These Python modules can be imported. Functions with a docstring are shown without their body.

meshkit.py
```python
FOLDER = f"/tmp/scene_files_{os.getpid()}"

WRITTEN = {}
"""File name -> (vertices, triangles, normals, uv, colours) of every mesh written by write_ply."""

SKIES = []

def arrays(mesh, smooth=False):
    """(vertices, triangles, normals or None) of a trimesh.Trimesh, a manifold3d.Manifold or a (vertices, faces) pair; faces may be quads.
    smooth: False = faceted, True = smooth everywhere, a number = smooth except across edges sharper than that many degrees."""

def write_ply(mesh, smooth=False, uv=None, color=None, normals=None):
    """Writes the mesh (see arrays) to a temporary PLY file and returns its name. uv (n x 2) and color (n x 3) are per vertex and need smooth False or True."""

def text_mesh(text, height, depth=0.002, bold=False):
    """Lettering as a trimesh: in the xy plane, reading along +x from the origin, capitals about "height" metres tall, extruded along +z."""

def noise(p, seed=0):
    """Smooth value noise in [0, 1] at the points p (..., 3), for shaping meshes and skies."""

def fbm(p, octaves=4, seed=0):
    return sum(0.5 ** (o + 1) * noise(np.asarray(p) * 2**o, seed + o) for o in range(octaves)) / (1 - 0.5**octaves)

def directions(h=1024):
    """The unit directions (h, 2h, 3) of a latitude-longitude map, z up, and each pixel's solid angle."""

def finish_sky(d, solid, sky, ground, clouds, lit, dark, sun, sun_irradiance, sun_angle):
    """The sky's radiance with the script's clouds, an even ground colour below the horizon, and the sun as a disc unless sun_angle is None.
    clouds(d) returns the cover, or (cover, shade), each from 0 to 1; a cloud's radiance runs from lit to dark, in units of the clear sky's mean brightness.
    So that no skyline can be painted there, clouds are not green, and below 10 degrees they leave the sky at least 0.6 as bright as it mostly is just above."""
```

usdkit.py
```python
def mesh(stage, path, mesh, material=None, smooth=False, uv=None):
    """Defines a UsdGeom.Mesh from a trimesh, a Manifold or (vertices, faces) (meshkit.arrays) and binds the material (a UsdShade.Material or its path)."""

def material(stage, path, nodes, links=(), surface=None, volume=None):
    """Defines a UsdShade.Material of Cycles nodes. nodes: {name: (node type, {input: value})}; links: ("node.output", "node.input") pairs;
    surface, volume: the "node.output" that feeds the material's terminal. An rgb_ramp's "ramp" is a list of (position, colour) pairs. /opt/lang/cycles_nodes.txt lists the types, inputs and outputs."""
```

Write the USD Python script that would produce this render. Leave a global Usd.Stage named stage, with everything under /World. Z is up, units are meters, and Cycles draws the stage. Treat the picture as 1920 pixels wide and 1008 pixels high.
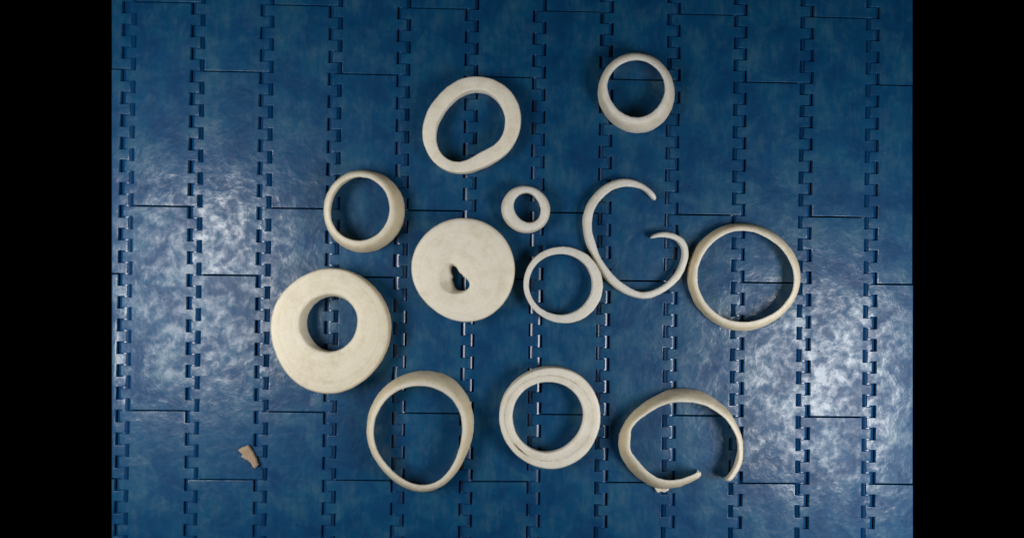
import math, random
import numpy as np
import trimesh, shapely, usdkit, meshkit
from shapely.geometry import Polygon
from scipy.interpolate import CubicSpline
from scipy.spatial.transform import Rotation
from pxr import Usd, UsdGeom, UsdLux, Gf, Sdf, UsdShade, Vt

stage = Usd.Stage.CreateInMemory()
UsdGeom.SetStageUpAxis(stage, UsdGeom.Tokens.z)
UsdGeom.SetStageMetersPerUnit(stage, 1.0)
stage.SetDefaultPrim(UsdGeom.Xform.Define(stage, '/World').GetPrim())
UsdGeom.Scope.Define(stage, '/World/Looks')
random.seed(7)

# ---------------------------------------------------------------- camera
# Plan units ("u") on the belt: x right, y down the picture, 1 u = 0.3 mm; world metres are (x, -y, z) * S.
S = 0.0003
F = 1100.0
CAM_R = Rotation.from_rotvec([-0.004047, -0.019623, 0.014045]).as_matrix()
CAM_C = np.array([-3.814, -14.347, -1098.473])
cam = UsdGeom.Camera.Define(stage, '/World/camera')
FLIP = np.array([1, -1, -1.0])
right, up, back, eye = CAM_R[0] * FLIP, -CAM_R[1] * FLIP, -CAM_R[2] * FLIP, CAM_C * FLIP * S
cam.AddTransformOp().Set(Gf.Matrix4d(*right, 0, *up, 0, *back, 0, *eye, 1))
cam.CreateHorizontalApertureAttr(36.0)
cam.CreateVerticalApertureAttr(36.0 * 1008 / 1920)
cam.CreateFocalLengthAttr(36.0 * F / 1920)
cam.CreateClippingRangeAttr(Gf.Vec2f(0.01, 20))
cam.CreateExposureAttr(0.0)
cam.CreateFStopAttr(2.0)
cam.CreateFocusDistanceAttr(0.350)


def at(px, py, z=0.0):
    """The plan point (u) seen at the photograph's pixel, on the level z (u) above the belt."""
    d = np.stack([(np.asarray(px, float) - 960) / F, (np.asarray(py, float) - 504) / F, np.ones(np.shape(px))], -1) @ CAM_R
    t = (-np.asarray(z) - CAM_C[2]) / d[..., 2]
    return (CAM_C + d * t[..., None])[..., :2]


# ---------------------------------------------------------------- lamps
def lamp(name, x, y, z, aim, w, h, power, color):
    l = UsdLux.RectLight.Define(stage, '/World/' + name)
    p = np.array([x, -y, z]) * S
    a = np.array([aim[0], -aim[1], 0]) * S
    bk = (p - a) / np.linalg.norm(p - a)
    r = np.cross([0, 1, 0], bk); r /= np.linalg.norm(r)
    u = np.cross(bk, r)
    l.AddTransformOp().Set(Gf.Matrix4d(*r, 0, *u, 0, *bk, 0, *p, 1))
    l.CreateWidthAttr(w * S); l.CreateHeightAttr(h * S)
    l.CreateIntensityAttr(power); l.CreateNormalizeAttr(False)
    l.CreateColorAttr(Gf.Vec3f(*color))


lamp('lamp_left', -910, 55, 740, (-120, 0), 380, 600, 15.5, (1.0, 0.985, 0.96))
lamp('lamp_right', 985, 330, 740, (120, 60), 420, 560, 17.5, (1.0, 0.985, 0.965))

# ---------------------------------------------------------------- materials
M = {}


def belt_material(name):
    return usdkit.material(stage, '/World/Looks/' + name, {
        'g': ('geometry', {}),
        # broad worn areas
        'n1': ('noise_texture', {'scale': 52.0, 'detail': 3.0, 'roughness': 0.6, 'distortion': 0.4}),
        # blotches of grease and water, a few millimetres wide
        'n3': ('noise_texture', {'scale': 175.0, 'detail': 3.0, 'roughness': 0.6, 'distortion': 0.25}),
        # scuffs drawn out along the modules
        'm2': ('mapping', {'scale': (330.0, 85.0, 1.0), 'rotation': (0, 0, 0.12)}),
        'n2': ('noise_texture', {'scale': 1.0, 'detail': 4.0, 'roughness': 0.65, 'distortion': 0.4}),
        # dried grey residue
        'n4': ('noise_texture', {'scale': 82.0, 'detail': 5.0, 'roughness': 0.68, 'distortion': 0.5}),
        'col': ('rgb_ramp', {'ramp': [(0.3, (0.0004, 0.032, 0.100)), (0.5, (0.0006, 0.046, 0.122)), (0.7, (0.003, 0.063, 0.135))]}),
        'rm': ('math', {'math_type': 'multiply'}),
        'rm2': ('math', {'math_type': 'multiply'}),
        'res': ('map_range', {'from_min': 0.115, 'from_max': 0.24, 'to_min': 0.0, 'to_max': 0.32, 'clamp': True}),
        'c2': ('mix', {'mix_type': 'mix', 'color2': (0.045, 0.100, 0.150)}),
        'rgh': ('map_range', {'from_min': 0.3, 'from_max': 0.7, 'to_min': 0.42, 'to_max': 0.58, 'clamp': True}),
        'w': ('math', {'math_type': 'multiply'}),
        'w2': ('math', {'math_type': 'multiply'}),
        'wet': ('map_range', {'from_min': 0.085, 'from_max': 0.18, 'to_min': 0.20, 'to_max': 1.0, 'clamp': True}),
        'crg': ('map_range', {'from_min': 0.35, 'from_max': 0.65, 'to_min': 0.42, 'to_max': 0.19, 'clamp': True}),
        'oi': ('object_info', {}),
        'mv': ('map_range', {'from_min': 0.0, 'from_max': 1.0, 'to_min': 0.48, 'to_max': 0.95}),
        'wm': ('math', {'math_type': 'multiply', 'use_clamp': True}),
        'b1': ('bump', {'strength': 1.0, 'distance': 0.00048}),
        'b2': ('bump', {'strength': 1.0, 'distance': 0.00002}),
        'b3': ('bump', {'strength': 1.0, 'distance': 0.00020}),
        'p': ('principled_bsdf', {'specular_ior_level': 0.17, 'coat_ior': 1.5}),
    }, [('g.position', 'n1.vector'), ('g.position', 'm2.vector'), ('m2.vector', 'n2.vector'), ('g.position', 'n3.vector'), ('g.position', 'n4.vector'),
        ('n1.fac', 'col.fac'), ('n1.fac', 'rm.value1'), ('n2.fac', 'rm.value2'), ('rm.value', 'rm2.value1'), ('n4.fac', 'rm2.value2'), ('rm2.value', 'res.value'),
        ('col.color', 'c2.color1'), ('res.result', 'c2.fac'), ('c2.color', 'p.base_color'), ('n2.fac', 'rgh.value'), ('rgh.result', 'p.roughness'),
        ('n3.fac', 'w.value1'), ('n4.fac', 'w.value2'), ('w.value', 'w2.value1'), ('n1.fac', 'w2.value2'), ('w2.value', 'wet.value'), ('oi.random', 'mv.value'), ('wet.result', 'wm.value1'), ('mv.result', 'wm.value2'), ('wm.value', 'p.coat_weight'),
        ('n3.fac', 'crg.value'), ('crg.result', 'p.coat_roughness'),
        ('n1.fac', 'b1.height'), ('n2.fac', 'b2.height'), ('n3.fac', 'b3.height'),
        ('b1.normal', 'b2.normal'), ('b2.normal', 'b3.normal'), ('b3.normal', 'p.normal'), ('b3.normal', 'p.coat_normal')], surface='p.BSDF')


M['belt'] = belt_material('belt_plastic')
M['rod'] = usdkit.material(stage, '/World/Looks/rod_plastic', {'p': ('principled_bsdf', {'base_color': (0.0009, 0.036, 0.115), 'roughness': 0.28, 'specular_ior_level': 0.6})}, [], surface='p.BSDF')


def onion_material(name, flesh, skin, rough=0.50, streak=0.55):
    return usdkit.material(stage, '/World/Looks/' + name, {
        'g': ('geometry', {}),
        'a': ('attribute', {'attribute': 'skin'}),
        'r': ('attribute', {'attribute': 'layer'}),
        'n': ('noise_texture', {'scale': 130.0, 'detail': 4.0, 'roughness': 0.6}),
        'nf': ('noise_texture', {'scale': 1300.0, 'detail': 3.0, 'roughness': 0.7}),
        'fr': ('rgb_ramp', {'ramp': [(0.3, (0.84, 0.83, 0.80)), (0.5, (0.97, 0.97, 0.96)), (0.68, (1, 1, 1))]}),
        'c4': ('mix', {'mix_type': 'multiply', 'fac': 0.9}),
        'cx': ('combine_xyz', {}),
        'lm': ('math', {'math_type': 'multiply', 'value2': 9.0}),
        'rn': ('noise_texture', {'dimensions': '3D', 'scale': 1.0, 'detail': 3.0, 'roughness': 0.6}),
        'rr': ('rgb_ramp', {'ramp': [(0.32, (0.86, 0.85, 0.80)), (0.5, (0.97, 0.97, 0.96)), (0.7, (1, 1, 1))]}),
        'nr': ('rgb_ramp', {'ramp': [(0.3, (0.86, 0.84, 0.79)), (0.5, (0.98, 0.975, 0.965)), (0.7, (1, 1, 1))]}),
        'c': ('mix', {'mix_type': 'mix', 'color1': flesh, 'color2': skin}),
        'c2': ('mix', {'mix_type': 'multiply', 'fac': 1.0}),
        'c3': ('mix', {'mix_type': 'multiply', 'fac': streak}),
        'b': ('bump', {'strength': 0.8, 'distance': 0.00030}),
        'b2': ('bump', {'strength': 0.8, 'distance': 0.00012}),
        'b3': ('bump', {'strength': 0.5, 'distance': 0.00016}),
        'p': ('principled_bsdf', {'roughness': rough, 'subsurface_weight': 0.35, 'subsurface_scale': 0.0016, 'subsurface_radius': (1.0, 0.8, 0.55), 'specular_ior_level': 0.28}),
    }, [('g.position', 'n.vector'), ('g.position', 'nf.vector'), ('r.fac', 'lm.value1'), ('lm.value', 'cx.x'), ('cx.vector', 'rn.vector'),
        ('rn.fac', 'rr.fac'), ('n.fac', 'nr.fac'), ('a.fac', 'c.fac'), ('c.color', 'c2.color1'), ('nr.color', 'c2.color2'),
        ('c2.color', 'c3.color1'), ('rr.color', 'c3.color2'), ('nf.fac', 'fr.fac'), ('c3.color', 'c4.color1'), ('fr.color', 'c4.color2'), ('c4.color', 'p.base_color'),
        ('n.fac', 'b.height'), ('nf.fac', 'b2.height'), ('rn.fac', 'b3.height'), ('b.normal', 'b2.normal'), ('b2.normal', 'b3.normal'), ('b3.normal', 'p.normal')], surface='p.BSDF')


M['white'] = onion_material('onion_white', (0.72, 0.675, 0.59), (0.63, 0.575, 0.47))
M['cream'] = onion_material('onion_cream', (0.67, 0.62, 0.515), (0.60, 0.52, 0.37), streak=0.85)
M['tan'] = onion_material('onion_tan', (0.63, 0.575, 0.475), (0.55, 0.475, 0.35))
M['grey'] = onion_material('onion_grey', (0.62, 0.60, 0.56), (0.53, 0.49, 0.42))
M['scrap'] = onion_material('dry_scrap', (0.34, 0.235, 0.155), (0.26, 0.17, 0.10), rough=0.6)

# ---------------------------------------------------------------- writing prims
taken = {}


def numbered(path):
    n = taken.get(path, 0); taken[path] = n + 1
    return path if n == 0 else f'{path}_{n:03d}'


def tag(prim, label=None, category=None, group=None, kind=None):
    for k, v in (('label', label), ('category', category), ('group', group), ('kind', kind)):
        if v:
            prim.SetCustomDataByKey(k, v)


def empty(name, label, category, **k):
    x = UsdGeom.Xform.Define(stage, numbered('/World/' + name))
    tag(x.GetPrim(), label, category, **k)
    return x


def put(name, v, f, material, parent='/World', smooth=False, primvars=None):
    """A mesh from plan units (x, y down, z up) as ONE prim in metres."""
    v = np.asarray(v, float) * [S, -S, S]
    f = np.asarray(f)[:, ::-1]
    m = usdkit.mesh(stage, numbered(f'{parent}/{name}'), (v, f), M[material], smooth=smooth)
    for k, a in (primvars or {}).items():
        UsdGeom.PrimvarsAPI(m).CreatePrimvar(k, Sdf.ValueTypeNames.FloatArray, 'vertex').Set(Vt.FloatArray.FromNumpy(np.asarray(a, np.float32)))
    return m.GetPrim()


# ---------------------------------------------------------------- the belt
PX, PY = 127.0, 42.0357          # pitch of the hinges, pitch of the fingers
TIP, ROOT, SIDE = 4.9, 12.8, 1.1  # finger tip and root past the hinge line; half the joint between fingers
EDGE = Polygon([at(208.5, -900), at(1712.5, -900), at(1712.5, 1900), at(208.5, 1900)])   # the stretch of belt in view
VIEW = Polygon([at(208.5, -30), at(1712.5, -30), at(1712.5, 1038), at(208.5, 1038)])


def module_outline(k, s0, n=9):
    """Plan of the module between hinges k and k + 1, n fingers long from finger row s0."""
    xl, xr, y0 = (k - 5.5) * PX, (k - 4.5) * PX, (s0 - 3) * PY
    top, bot = y0 + SIDE, y0 + n * PY - SIDE
    L, R = [], []
    for i in range(n):
        a, b, c = y0 + i * PY, y0 + (i + .5) * PY, y0 + (i + 1) * PY
        L += [(xl - TIP, a + SIDE), (xl - TIP, b - SIDE), (xl + ROOT, b - SIDE), (xl + ROOT, c + SIDE if i < n - 1 else bot)]
        R += [(xr - ROOT, a + SIDE if i == 0 else a - SIDE), (xr - ROOT, b + SIDE), (xr + TIP, b + SIDE), (xr + TIP, c - SIDE)]
    return Polygon(R + L[::-1])


def bevelled(poly, rx, ry, depth, tilt, lift):
    """A slab of that plan with rounded upper edges (wider across the hinge than along it)."""
    P = np.array(shapely.geometry.polygon.orient(poly, 1.0).exterior.coords)[:-1]
    keep = np.linalg.norm(P - np.roll(P, 1, 0), axis=1) > 0.4
    P = P[keep]
    e = np.roll(P, -1, 0) - P
    nrm = np.stack([-e[:, 1], e[:, 0]], -1) / np.linalg.norm(e, axis=1)[:, None]     # points inwards
    r = np.where(np.abs(nrm[:, 0]) > 0.7, rx, ry)

    def inset(q):
        d = r * q
        na, nb, da, db = np.roll(nrm, 1, 0), nrm, np.roll(d, 1), d
        det = na[:, 0] * nb[:, 1] - na[:, 1] * nb[:, 0]
        ok = np.abs(det) > 0.2
        det = np.where(ok, det, 1)
        off = np.stack([(da * nb[:, 1] - db * na[:, 1]) / det, (na[:, 0] * db - nb[:, 0] * da) / det], -1)
        return P + np.where(ok[:, None], off, nb * db[:, None])
    steps = [(0, -depth), (0, -rx * 0.9), (0.12, -rx * 0.45), (0.40, -rx * 0.16), (1.0, 0)]
    V, n = [], len(P)
    for q, z in steps:
        V.append(np.column_stack([inset(q), np.full(n, z)]))
    F_ = []
    for j in range(len(steps) - 1):
        a = np.arange(n) + j * n; b = np.roll(np.arange(n), -1) + j * n
        F_ += [np.column_stack([a, b, b + n]), np.column_stack([a, b + n, a + n])]
    top = V[-1][:, :2]
    tv, tf = trimesh.creation.triangulate_polygon(Polygon(top), engine='earcut')
    idx = np.array([np.argmin(((top - p) ** 2).sum(1)) for p in tv])
    tf = idx[tf]
    ar = np.cross(top[tf[:, 1]] - top[tf[:, 0]], top[tf[:, 2]] - top[tf[:, 0]])
    tf = np.where((ar > 0)[:, None], tf, tf[:, ::-1])
    F_.append(tf + (len(steps) - 1) * n)
    V = np.vstack(V)
    c = P.mean(0)
    V[:, 2] += lift + (V[:, 0] - c[0]) * tilt[0] + (V[:, 1] - c[1]) * tilt[1]
    return V, np.vstack(F_)


belt = empty('conveyor_belt', 'blue modular plastic conveyor belt with interlocking hinge fingers under the onion rings', 'conveyor belt')
TILT = {(0, 0): (0.0, -0.003), (0, -9): (0.022, 0.004), (1, -6): (0.0, 0.0), (1, 3): (.004, .003), (10, 0): (0, 0), (9, 3): (-.004, .002), (10, -9): (-.018, 0)}
for k in range(-1, 12):
    starts = (-18, -9, 0, 9) if k % 2 == 0 else (-15, -6, 3, 12)
    for s0 in starts:
        poly = module_outline(k, s0)
        tl = (random.uniform(-.014, .014), random.uniform(-.004, .004))
        tl = TILT.get((k, s0), tl)
        lift = random.uniform(-.5, .1)
        cut = poly.intersection(EDGE)
        if not cut.intersects(VIEW):
            continue
        for g in getattr(cut, 'geoms', [cut]):
            if g.geom_type == 'Polygon' and g.area > 60:
                v, f = bevelled(g, 2.4, 1.2, 26.0, tl, lift)
                put('belt_module', v, f, 'belt', str(belt.GetPath()), smooth=30)
for k in range(0, 12):
    x = (k - 5.5) * PX
    c = trimesh.creation.cylinder(radius=17, height=1900, sections=48)
    c.apply_transform(trimesh.transformations.rotation_matrix(math.pi / 2, [1, 0, 0]))
    c.apply_translation([x, 0, -18.8])
    put('hinge_rod', c.vertices, c.faces, 'rod', str(belt.GetPath()), smooth=40)

# ---------------------------------------------------------------- onion rings
FLAT = [(0, .90), (.015, .965), (.06, 1.0), (.3, 1.0), (.5, 1.005), (.7, 1.0), (.92, .985), (.975, .94), (1, .86), (1.0, .5), (.985, .16), (.95, .02), (.88, 0), (.3, 0), (.12, .0), (.04, .06), (0.01, .3), (0, .6)]
LEAN = [(0, .84), (.04, .93), (.16, .985), (.36, 1.0), (.6, .985), (.82, .93), (.95, .83), (1, .70), (1.0, .45), (.99, .16), (.95, .02), (.88, 0), (.3, 0), (.12, .0), (.04, .06), (0.01, .3), (0, .6)]
DOME = [(0, .88), (.02, .95), (.08, .99), (.2, 1.0), (.38, .985), (.56, .93), (.74, .80), (.88, .60), (.97, .38), (1.0, .2), (.97, .05), (.90, 0), (.6, 0), (.36, .0), (.25, .06), (.16, .3), (.06, .62)]
SOFT = [(0, .80), (.03, .90), (.12, .985), (.3, 1.0), (.5, 1.0), (.7, .97), (.86, .88), (.96, .70), (1, .45), (.985, .18), (.93, .03), (.85, 0), (.4, 0), (.2, 0), (.1, .08), (.03, .35)]


def closed_curve(pts, n=220, about=None, order=4):
    """A smooth closed curve through the points, as a radius about a point that a few harmonics describe, read at even angles."""
    p = np.asarray(pts, float)
    dense = CubicSpline(np.arange(len(p) + 1), np.vstack([p, p[:1]]), bc_type='periodic')(np.linspace(0, len(p), 600, endpoint=False))
    about = dense.mean(0) if about is None else about
    d = dense - about
    a, r = np.arctan2(d[:, 1], d[:, 0]), np.linalg.norm(d, axis=1)

    def basis(t):
        return np.column_stack([np.ones_like(t)] + [g(k * t) for k in range(1, order + 1) for g in (np.cos, np.sin)])
    # even weight to every angle
    grid = np.linspace(-np.pi, np.pi, 360, endpoint=False)
    o = np.argsort(a)
    rg = np.interp(grid, a[o], r[o], period=2 * np.pi)
    c = np.linalg.lstsq(basis(grid), rg, rcond=None)[0]
    th = np.linspace(0, 2 * np.pi, n, endpoint=False)
    return about + (basis(th) @ c)[:, None] * np.stack([np.cos(th), np.sin(th)], -1)


def section(prof, m=34):
    p = np.asarray(prof, float)
    q = np.vstack([p, p[:1]])
    t = np.concatenate([[0], np.cumsum(np.linalg.norm(np.diff(q, axis=0) * [1, .7], axis=1))])
    # dense resampling, with extra samples where it bends
    tt = np.unique(np.concatenate([t, (t[:-1] + t[1:]) / 2]))[:-1]
    return np.stack([np.interp(tt, t, q[:, i]) for i in (0, 1)], -1)


def silhouettes(outer, inner, h, in_z=0.9, spread=0.35, mid=.45):
    """World plan of the seen outlines: the outer one lies low where it faces the camera and high where it turns away."""
    o, i = np.asarray(outer, float), np.asarray(inner, float)
    c = i.mean(0)
    away = (c - [960, 504]) / 450
    d = (o - c) / np.linalg.norm(o - c, axis=1)[:, None]
    zo = h * np.clip(mid + spread * (d @ away), .12, .85)
    return at(o[:, 0], o[:, 1], zo), at(i[:, 0], i[:, 1], np.full(len(i), h * in_z))


def sweep(I, O, prof, h, closed=True, base=None, wob=0.5, seed=1, cap=7, lo=0.0, hi=1.0, wall=None):
    """Sweeps the section between the inner and the outer plan curve. Returns vertices, triangles and the primvars (skin: outer side, layer: place between the sides)."""
    sec = section(prof)
    n, m = len(I), len(sec)
    s, zz = sec[:, 0][None, :, None], sec[:, 1][None, :]
    hh = h * (1 + .035 * (meshkit.fbm(np.column_stack([I * .02, np.full(n, seed)]), 3, seed) - .5))[:, None]
    if base is not None:                                   # the hole narrows or widens downwards: inner side leans from I (top) to base
        k = np.clip(1 - sec[:, 1] / .93, 0, 1)[None, :, None] ** 0.8
        Ii = I[:, None] * (1 - k) + base[:, None] * k
    else:
        Ii = np.repeat(I[:, None], m, 1)
    if wall is not None:                                   # a thin wall that leans outwards on its way down
        W = np.linalg.norm(O - I, axis=1)
        tau = np.clip(wall / W, .25, .9)[:, None, None]
        s = (1 - np.clip(sec[:, 1], 0, 1) ** 1.5)[None, :, None] * (1 - tau) + tau * s
    P = Ii + (O[:, None] - Ii) * s
    z = zz * hh
    if not closed:                                         # round the ends off
        mid_s, mid_z = .5, .4
        for e in range(cap):
            q = math.sqrt(max(0, 1 - ((cap - e) / cap) ** 2)) * .8 + .2
            for row in (e, n - 1 - e):
                ctr = I[row] + (O[row] - I[row]) * mid_s
                P[row] = ctr + (P[row] - ctr) * q
                z[row] = z[row] * (.55 + .45 * q)
    V = np.concatenate([P, z[..., None]], -1)
    V[..., :2] += wob * 2 * (np.stack([meshkit.fbm(V * .045 + 7 * a, 3, seed + a) for a in (1, 2)], -1) - .5)
    V[..., :2] += wob * 1.4 * (np.stack([meshkit.fbm(V * .16 + 11 * a, 2, seed + a) for a in (3, 4)], -1) - .5)
    V[..., 2] = np.maximum(0.05, V[..., 2] + wob * 1.6 * (meshkit.fbm(V * .06, 3, seed + 9) - .5) * (zz > .7))
    V = V.reshape(-1, 3)
    r = n if closed else n - 1
    i, j = np.meshgrid(np.arange(r), np.arange(m), indexing='ij')
    i2, j2 = (i + 1) % n, (j + 1) % m
    a, b, c, d = (i * m + j), (i2 * m + j), (i2 * m + j2), (i * m + j2)
    Fc = np.vstack([np.stack([a, b, c], -1).reshape(-1, 3), np.stack([a, c, d], -1).reshape(-1, 3)])
    if not closed:
        caps = []
        for row, flip in ((0, 0), (n - 1, 1)):
            ring = row * m + np.arange(m)
            V = np.vstack([V, V[ring].mean(0)]); k = len(V) - 1
            t = np.column_stack([np.full(m, k), ring, np.roll(ring, -1)])
            caps.append(t if not flip else t[:, ::-1])
        Fc = np.vstack([Fc] + caps)
    tm = trimesh.Trimesh(V, Fc, process=False)
    if tm.volume < 0:
        Fc = Fc[:, ::-1]
    lay = lo + (hi - lo) * np.broadcast_to(sec[:, 0][None], (n, m)).reshape(-1)
    sk = np.clip((np.broadcast_to(sec[:, 0][None], (n, m)) - .62) / .3, 0, 1).reshape(-1) * np.clip((1.02 - np.broadcast_to(zz, (n, m)).reshape(-1)) / .15, 0, 1)
    extra = len(V) - n * m
    return V, Fc, {'skin': np.concatenate([sk, np.full(extra, .3)]), 'layer': np.concatenate([lay, np.full(extra, lo + .5 * (hi - lo))])}


def crop(x0, y0, s, pts):
    return [(x0 + a / s, y0 + b / s) for a, b in pts]


def ring_curves(outer, inner, h, base=None, in_z=.9, spread=.35, n=220, mid=.45, order=(4, 4)):
    O, I = silhouettes(outer, inner, h, in_z, spread, mid)
    c = I.mean(0)
    Oc, Ic = closed_curve(O, n, c, order[0]), closed_curve(I, n, c, order[1])
    Bc = None
    if base is not None:
        b = np.asarray(base, float)
        Bc = closed_curve(at(b[:, 0], b[:, 1], np.full(len(b), h * .08)), n, None, min(order[1] + 1, 5))
    return Ic, Oc, Bc


def ring(label, outer, inner, h, prof, mat, base=None, seed=1, in_z=.9, spread=.35, wob=.8, wall=None, order=(4, 4)):
    if wall:
        spread = 0
    I, O, B = ring_curves(outer, inner, h, base, in_z, spread, mid=.22 if wall else .45, order=order)
    v, f, pv = sweep(I, O, prof, h, base=B, seed=seed, wob=wob, wall=wall)
    p = put('onion_ring', v, f, mat, smooth=True, primvars=pv)
    tag(p, label, 'onion ring')
    return p


A_O = crop(780, 130, 4.8, [(570, 75), (680, 95), (790, 160), (870, 240), (920, 330), (940, 450), (925, 580), (880, 690), (800, 780), (700, 850), (580, 910), (480, 935), (380, 942), (280, 920), (190, 865), (115, 775), (75, 660), (65, 550), (85, 440), (130, 350), (200, 250), (290, 160), (400, 98), (490, 78)])
A_I = crop(780, 130, 4.8, [(560, 190), (640, 208), (710, 255), (760, 310), (790, 390), (805, 460), (790, 550), (755, 630), (690, 690), (600, 740), (520, 785), (450, 820), (390, 835), (310, 825), (240, 775), (200, 700), (178, 610), (185, 530), (215, 450), (275, 350), (350, 270), (440, 212), (500, 193)])
ring('oval white onion ring with one flat inner side, above the smallest ring', A_O, A_I, 27, FLAT, 'white', seed=3, in_z=.8, order=(5, 6))

B_O = crop(1110, 90, 5.93, [(520, 48), (620, 65), (720, 120), (810, 210), (890, 320), (930, 430), (932, 540), (905, 650), (850, 760), (770, 850), (670, 915), (580, 943), (500, 948), (400, 925), (300, 880), (210, 810), (140, 730), (95, 640), (65, 520), (65, 430), (90, 340), (140, 250), (220, 160), (320, 90), (420, 55)])
B_I = crop(1110, 90, 5.93, [(500, 150), (580, 165), (650, 195), (710, 245), (760, 320), (790, 420), (792, 510), (770, 580), (710, 655), (640, 720), (560, 755), (480, 770), (430, 762), (350, 725), (280, 665), (220, 590), (185, 510), (170, 440), (180, 380), (210, 310), (260, 240), (330, 180), (420, 155)])
ring('round greyish white onion ring, the one nearest the dark upper right of the belt', B_O, B_I, 32, LEAN, 'grey', seed=5, wall=14, order=(3, 4))

C_O = crop(600, 300, 5.6, [(470, 105), (560, 115), (660, 150), (760, 220), (830, 310), (875, 420), (890, 520), (870, 640), (820, 760), (740, 860), (630, 940), (520, 965), (420, 965), (310, 945), (210, 900), (130, 820), (70, 710), (45, 590), (45, 480), (75, 370), (130, 270), (210, 190), (310, 130), (390, 110)])
C_I = crop(600, 300, 5.6, [(430, 188), (510, 200), (580, 235), (650, 300), (700, 390), (722, 480), (715, 570), (690, 660), (640, 730), (560, 800), (470, 830), (390, 835), (310, 820), (230, 775), (170, 710), (130, 630), (115, 540), (125, 450), (160, 350), (220, 260), (300, 215), (370, 190)])
ring('domed onion ring with a broad sloping right side, above the largest disc', C_O, C_I, 36, LEAN, 'tan', seed=7, wall=12, order=(3, 3))

D_O = crop(930, 340, 9.164, [(500, 75), (600, 90), (700, 130), (800, 200), (880, 290), (925, 400), (930, 500), (910, 600), (860, 710), (780, 800), (680, 865), (580, 895), (480, 895), (380, 870), (280, 810), (190, 720), (125, 620), (90, 510), (90, 410), (130, 300), (200, 200), (290, 120), (390, 85)])
D_I = crop(930, 340, 9.164, [(530, 190), (600, 215), (670, 270), (720, 330), (760, 410), (770, 490), (750, 580), (700, 650), (630, 700), (550, 700), (480, 690), (420, 640), (360, 570), (310, 500), (295, 430), (310, 370), (350, 300), (400, 230), (460, 195)])
ring('smallest onion ring on the belt, thick for its size', D_O, D_I, 25, SOFT, 'grey', seed=9, order=(2, 3), wob=.6)

E_O = crop(760, 400, 4.582, [(530, 45), (640, 65), (740, 115), (820, 185), (885, 280), (930, 390), (940, 490), (925, 600), (880, 710), (800, 810), (700, 880), (600, 920), (510, 930), (410, 905), (310, 860), (220, 800), (140, 710), (85, 600), (60, 490), (65, 400), (95, 310), (160, 210), (240, 130), (340, 75), (440, 50)])
E_I = crop(760, 400, 4.582, [(385, 425), (418, 432), (455, 478), (494, 527), (534, 562), (556, 605), (542, 644), (492, 676), (430, 686), (366, 668), (314, 622), (298, 570), (314, 500), (345, 448)])
E_B = crop(760, 400, 4.582, [(405, 445), (425, 455), (455, 500), (495, 545), (545, 590), (548, 625), (505, 655), (460, 645), (435, 622), (424, 595), (426, 560), (420, 520), (408, 480)])
ring('solid cream onion disc with a small teardrop hole in the middle', E_O, E_I, 34, FLAT, 'white', base=E_B, seed=11, in_z=1.0, order=(3, 7), wob=.3)

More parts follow.
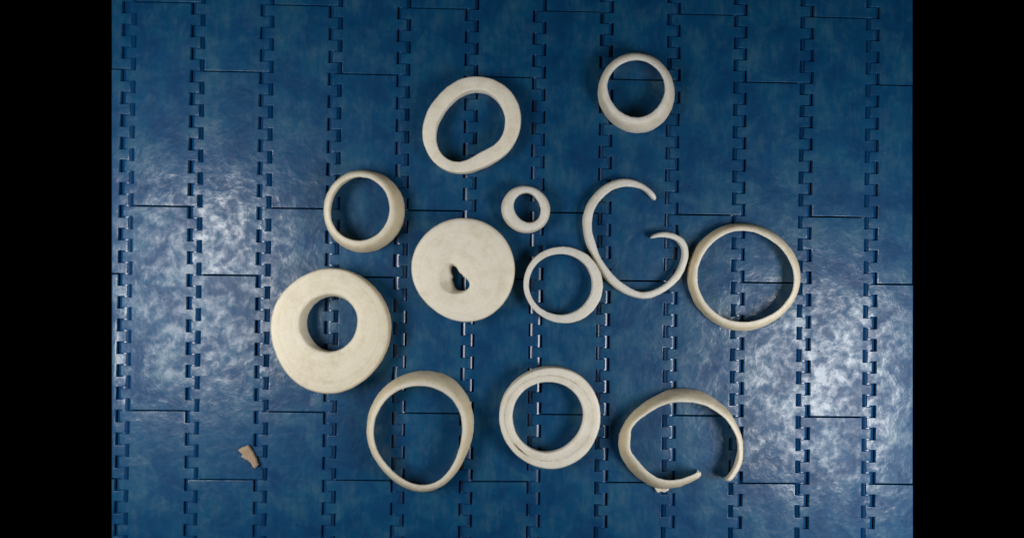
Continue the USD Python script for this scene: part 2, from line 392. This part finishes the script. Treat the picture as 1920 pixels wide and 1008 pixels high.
F_O = crop(500, 495, 4.032, [(500, 38), (620, 45), (720, 85), (800, 150), (870, 240), (920, 340), (945, 450), (940, 560), (910, 660), (850, 760), (780, 840), (680, 910), (580, 955), (480, 970), (370, 955), (270, 910), (190, 840), (120, 750), (70, 650), (40, 530), (45, 430), (75, 320), (130, 230), (210, 140), (310, 75), (400, 45)])
F_I = crop(500, 495, 4.032, [(470, 232), (560, 240), (630, 285), (675, 350), (688, 430), (675, 510), (640, 580), (580, 635), (500, 660), (430, 660), (350, 635), (290, 580), (255, 500), (252, 420), (275, 350), (330, 280), (400, 240)])
F_B = crop(500, 495, 4.032, [(490, 255), (560, 262), (630, 300), (670, 360), (683, 430), (672, 510), (640, 575), (580, 630), (500, 648), (440, 640), (380, 590), (335, 530), (315, 450), (325, 380), (370, 310), (430, 268)])
ring('largest cream onion disc with a round hole and faint layer lines', F_O, F_I, 38, FLAT, 'cream', base=F_B, seed=13, in_z=1.0, spread=.3, order=(4, 3))

G_O = crop(970, 450, 5.93, [(520, 72), (620, 85), (710, 125), (790, 185), (860, 265), (915, 360), (940, 470), (938, 570), (900, 670), (840, 770), (760, 850), (670, 900), (570, 925), (470, 915), (370, 885), (270, 840), (190, 770), (120, 690), (75, 600), (58, 500), (70, 400), (120, 300), (190, 205), (290, 125), (400, 80)])
G_I = crop(970, 450, 5.93, [(500, 155), (590, 165), (670, 205), (740, 260), (800, 340), (830, 430), (838, 520), (820, 600), (770, 680), (700, 750), (610, 805), (520, 835), (440, 838), (350, 810), (270, 750), (200, 680), (150, 600), (118, 520), (120, 440), (150, 360), (210, 280), (290, 210), (390, 165)])
ring('thin round white onion ring touching the open curled strand', G_O, G_I, 22, FLAT, 'grey', seed=15, in_z=.8, order=(2, 2))

I_O = crop(1280, 410, 4.383, [(520, 38), (620, 50), (720, 90), (810, 150), (880, 220), (935, 310), (968, 420), (970, 520), (950, 620), (900, 710), (820, 790), (730, 850), (640, 900), (540, 925), (450, 930), (360, 905), (270, 860), (180, 790), (110, 710), (65, 620), (42, 520), (48, 420), (70, 320), (120, 220), (200, 130), (300, 70), (410, 42)])
I_I = crop(1280, 410, 4.383, [(510, 108), (600, 120), (690, 165), (770, 225), (840, 300), (885, 380), (905, 470), (895, 560), (860, 650), (790, 735), (700, 790), (600, 825), (500, 840), (420, 832), (330, 800), (250, 750), (180, 670), (140, 580), (122, 490), (130, 410), (165, 310), (230, 220), (310, 155), (410, 115)])
ring('wide thin tan onion ring, rightmost on the belt', I_O, I_I, 24, LEAN, 'tan', seed=17, wall=10, order=(4, 4))

J_O = crop(675, 685, 4.03, [(530, 38), (620, 55), (700, 100), (770, 170), (825, 260), (855, 350), (862, 440), (850, 550), (815, 650), (770, 750), (720, 830), (650, 895), (570, 935), (490, 955), (410, 955), (330, 925), (250, 870), (170, 790), (110, 710), (70, 620), (45, 520), (50, 420), (80, 310), (130, 220), (200, 140), (300, 80), (410, 50)])
J_I = crop(675, 685, 4.03, [(460, 162), (550, 168), (620, 205), (690, 265), (740, 330), (760, 420), (765, 500), (750, 600), (720, 690), (680, 770), (630, 830), (570, 870), (490, 890), (410, 882), (330, 850), (260, 790), (190, 720), (140, 640), (115, 560), (110, 470), (130, 390), (165, 310), (230, 235), (310, 185), (390, 165)])
ring('egg shaped tan onion ring, thick at its upper right, below the largest disc', J_O, J_I, 34, LEAN, 'tan', seed=19, wall=11, order=(5, 5))

# the ring of two layers with a crack between them
K_O = crop(920, 675, 4.582, [(520, 48), (620, 60), (720, 95), (800, 160), (870, 240), (915, 340), (945, 470), (920, 590), (880, 690), (810, 790), (730, 860), (630, 910), (550, 932), (450, 920), (350, 890), (260, 830), (190, 760), (120, 670), (75, 570), (65, 480), (85, 380), (130, 290), (190, 190), (280, 110), (390, 65)])
K_I = crop(920, 675, 4.582, [(490, 185), (570, 195), (650, 225), (720, 280), (770, 350), (790, 440), (788, 510), (770, 580), (730, 650), (660, 720), (580, 770), (500, 785), (420, 780), (340, 750), (270, 700), (220, 630), (195, 550), (190, 470), (200, 400), (240, 310), (300, 250), (370, 210), (430, 190)])
kr = empty('onion_ring', 'white onion ring of two layers with a dark crack between them at lower left', 'onion ring')
KI, KO, _ = ring_curves(K_O, K_I, 29, in_z=.85, order=(3, 3))
th = np.linspace(0, 2 * np.pi, len(KI), endpoint=False)


def bump_at(deg, width):
    d = (np.degrees(th) - deg + 180) % 360 - 180
    return np.exp(-(d / width) ** 2)


mid = .52 + .06 * np.sin(th * 2 + 1) + .05 * bump_at(120, 40)
gap = .0006 + .075 * bump_at(131, 12) + .022 * bump_at(95, 12) + .014 * bump_at(290, 20)
INNER = [(0, .85), (.03, .95), (.12, 1.0), (.3, 1.0), (.6, 1.0), (.9, 1.0), (.985, 1.0), (1, .995), (1, .98), (1, .5), (1, 0), (.7, 0), (.5, 0), (.36, .06), (.2, .3), (.05, .62)]
OUTER = [(0, .98), (0, .995), (.015, 1.0), (.1, 1.0), (.3, 1.0), (.5, 1.0), (.75, .99), (.92, .95), (.98, .88), (1, .75), (1, .5), (.985, .16), (.95, .02), (.88, 0), (.3, 0), (0, 0), (0, .5)]
for nm, a, b, lo, hi, pf in (('inner_layer', np.zeros(len(th)), mid - gap, 0, .5, INNER), ('outer_layer', mid + gap, np.ones(len(th)), .5, 1, OUTER)):
    v, f, pv = sweep(KI + (KO - KI) * a[:, None], KI + (KO - KI) * b[:, None], pf, 29 if nm[0] == 'i' else 28.3, seed=21 if nm[0] == 'i' else 23, wob=.5, lo=lo, hi=hi)
    put(nm, v, f, 'white', str(kr.GetPath()), smooth=True, primvars=pv)


def open_curves(outer, inner, h, n=230, in_z=.9, spread=.35, mid=.45):
    O, I = silhouettes(outer, inner, h, in_z, spread, mid)

    def curve(p):
        t = np.linspace(0, 1, len(p))
        q = np.stack([CubicSpline(t, p[:, i])(np.linspace(0, 1, 900)) for i in (0, 1)], -1)
        w = np.hanning(41); w /= w.sum()
        pad = np.vstack([2 * q[0] - q[40:0:-1], q, 2 * q[-1] - q[-2:-42:-1]])
        return np.stack([np.convolve(pad[:, i], w, 'same')[40:-40] for i in (0, 1)], -1)
    a, b = curve(I), curve(O)
    c = (a + b) / 2
    d = np.concatenate([[0], np.cumsum(np.linalg.norm(np.diff(c, axis=0), axis=1))])
    u = np.linspace(0, d[-1], n)
    return [np.stack([np.interp(u, d, x[:, i]) for i in (0, 1)], -1) for x in (a, b)]


H_O = crop(1080, 325, 4.03, [(620, 200), (590, 150), (550, 110), (490, 70), (420, 45), (350, 40), (280, 55), (210, 90), (150, 140), (100, 200), (65, 270), (48, 350), (52, 430), (70, 520), (105, 600), (150, 690), (200, 775), (260, 840), (330, 890), (400, 925), (480, 945), (550, 945), (620, 920), (690, 880), (750, 830), (800, 770), (835, 690), (852, 610), (840, 540), (810, 490), (760, 460), (700, 440), (640, 442), (590, 458), (562, 478)])
H_I = crop(1080, 325, 4.03, [(575, 200), (550, 160), (510, 125), (460, 108), (400, 100), (350, 103), (290, 120), (240, 150), (195, 190), (150, 250), (125, 320), (118, 400), (125, 460), (145, 520), (165, 590), (200, 660), (250, 730), (310, 795), (370, 840), (430, 875), (490, 895), (550, 890), (610, 870), (670, 835), (720, 790), (765, 730), (795, 660), (805, 600), (795, 555), (770, 520), (740, 500), (700, 488), (650, 482), (610, 485), (582, 500)])
hi_, ho_ = open_curves(H_O, H_I, 17, in_z=.7)
v, f, pv = sweep(hi_, ho_, SOFT, 17, closed=False, seed=25, wob=.5, cap=6)
tag(put('onion_strand', v, f, 'grey', smooth=True, primvars=pv), 'thin onion strand curled into an open hook, a broken ring', 'onion strand')

L_O = crop(1150, 715, 4.58, [(1000, 850), (1050, 800), (1090, 720), (1110, 640), (1115, 560), (1100, 450), (1060, 350), (1000, 250), (920, 180), (830, 115), (720, 72), (600, 60), (500, 68), (400, 110), (300, 160), (220, 220), (140, 300), (80, 390), (45, 490), (50, 590), (80, 680), (140, 760), (220, 840), (310, 900), (400, 928), (480, 926), (560, 912), (640, 880), (720, 840), (760, 800)])
L_I = crop(1150, 715, 4.58, [(945, 850), (1000, 790), (1040, 720), (1065, 640), (1065, 560), (1050, 480), (1010, 400), (950, 320), (870, 255), (780, 210), (680, 185), (580, 178), (490, 185), (400, 215), (320, 260), (240, 315), (172, 378), (152, 440), (148, 520), (156, 590), (200, 650), (250, 710), (310, 770), (390, 815), (470, 832), (540, 828), (610, 812), (680, 785), (720, 765), (745, 762)])
lx = empty('onion_ring', 'tan onion ring cut open at its lower right with two loose ends', 'onion ring')
li, lo_ = open_curves(L_O, L_I, 34, spread=0, mid=.22)
v, f, pv = sweep(li, lo_, LEAN, 34, closed=False, seed=27, wob=.9, cap=4, wall=9.5)
put('ring_body', v, f, 'tan', str(lx.GetPath()), smooth=True, primvars=pv)


def flake(pts, thick, curl, seed, lift=0.0, n=4):
    """A ragged flake of that plan with a slightly curled, uneven face."""
    g = Polygon(pts).buffer(.7).buffer(-.5)
    q = np.array(g.exterior.coords)[:-1]
    c = q.mean(0)
    rows, F_ = [], []
    for sc, top in ((.9, 0), (1.0, .35), (.98, .75), (.86, 1.0), (.55, 1.04), (.25, 1.02)):
        p = c + (q - c) * sc
        bend = curl * ((p - c) ** 2).sum(1) / ((q - c) ** 2).sum(1).max()
        rows.append(np.column_stack([p, lift + top * thick + bend * thick + .5 * (meshkit.fbm(np.column_stack([p * .2, p[:, 0] * 0]), 3, seed) - .5)]))
    n = len(q)
    for j in range(len(rows) - 1):
        a = np.arange(n) + j * n; b = np.roll(np.arange(n), -1) + j * n
        F_ += [np.column_stack([a, b, b + n]), np.column_stack([a, b + n, a + n])]
    V = np.vstack(rows + [[rows[-1].mean(0)], [rows[0].mean(0)]])
    k = len(V) - 2
    a = np.arange(n); b = np.roll(a, -1)
    F_ += [np.column_stack([a + (len(rows) - 1) * n, b + (len(rows) - 1) * n, np.full(n, k)]), np.column_stack([b, a, np.full(n, k + 1)])]
    F_ = np.vstack(F_)
    if trimesh.Trimesh(V, F_, process=False).volume < 0:
        F_ = F_[:, ::-1]
    return V, F_


def pix(x0, y0, s, pts, z=0):
    p = np.array(crop(x0, y0, s, pts)); return at(p[:, 0], p[:, 1], np.full(len(p), z))


v, f = flake(pix(1150, 715, 4.58, [(350, 900), (420, 895), (480, 900), (470, 930), (435, 948), (405, 938), (380, 950), (362, 930)], 4), 6, .4, 31, .1)
put('frayed_skin', v, f, 'tan', str(lx.GetPath()), smooth=50)

v, f = flake(pix(430, 815, 12.6, [(228, 338), (285, 300), (335, 268), (390, 262), (435, 228), (480, 258), (520, 345), (566, 400), (596, 480), (650, 560), (672, 640), (704, 690), (662, 728), (622, 775), (585, 738), (566, 680), (505, 640), (450, 590), (380, 566), (330, 520), (288, 508), (320, 450), (290, 402)], 4), 7, .5, 33, .05)
tag(put('onion_scrap', v, f, 'scrap', smooth=50), 'small dry brown scrap of onion lying at the lower left', 'scrap')
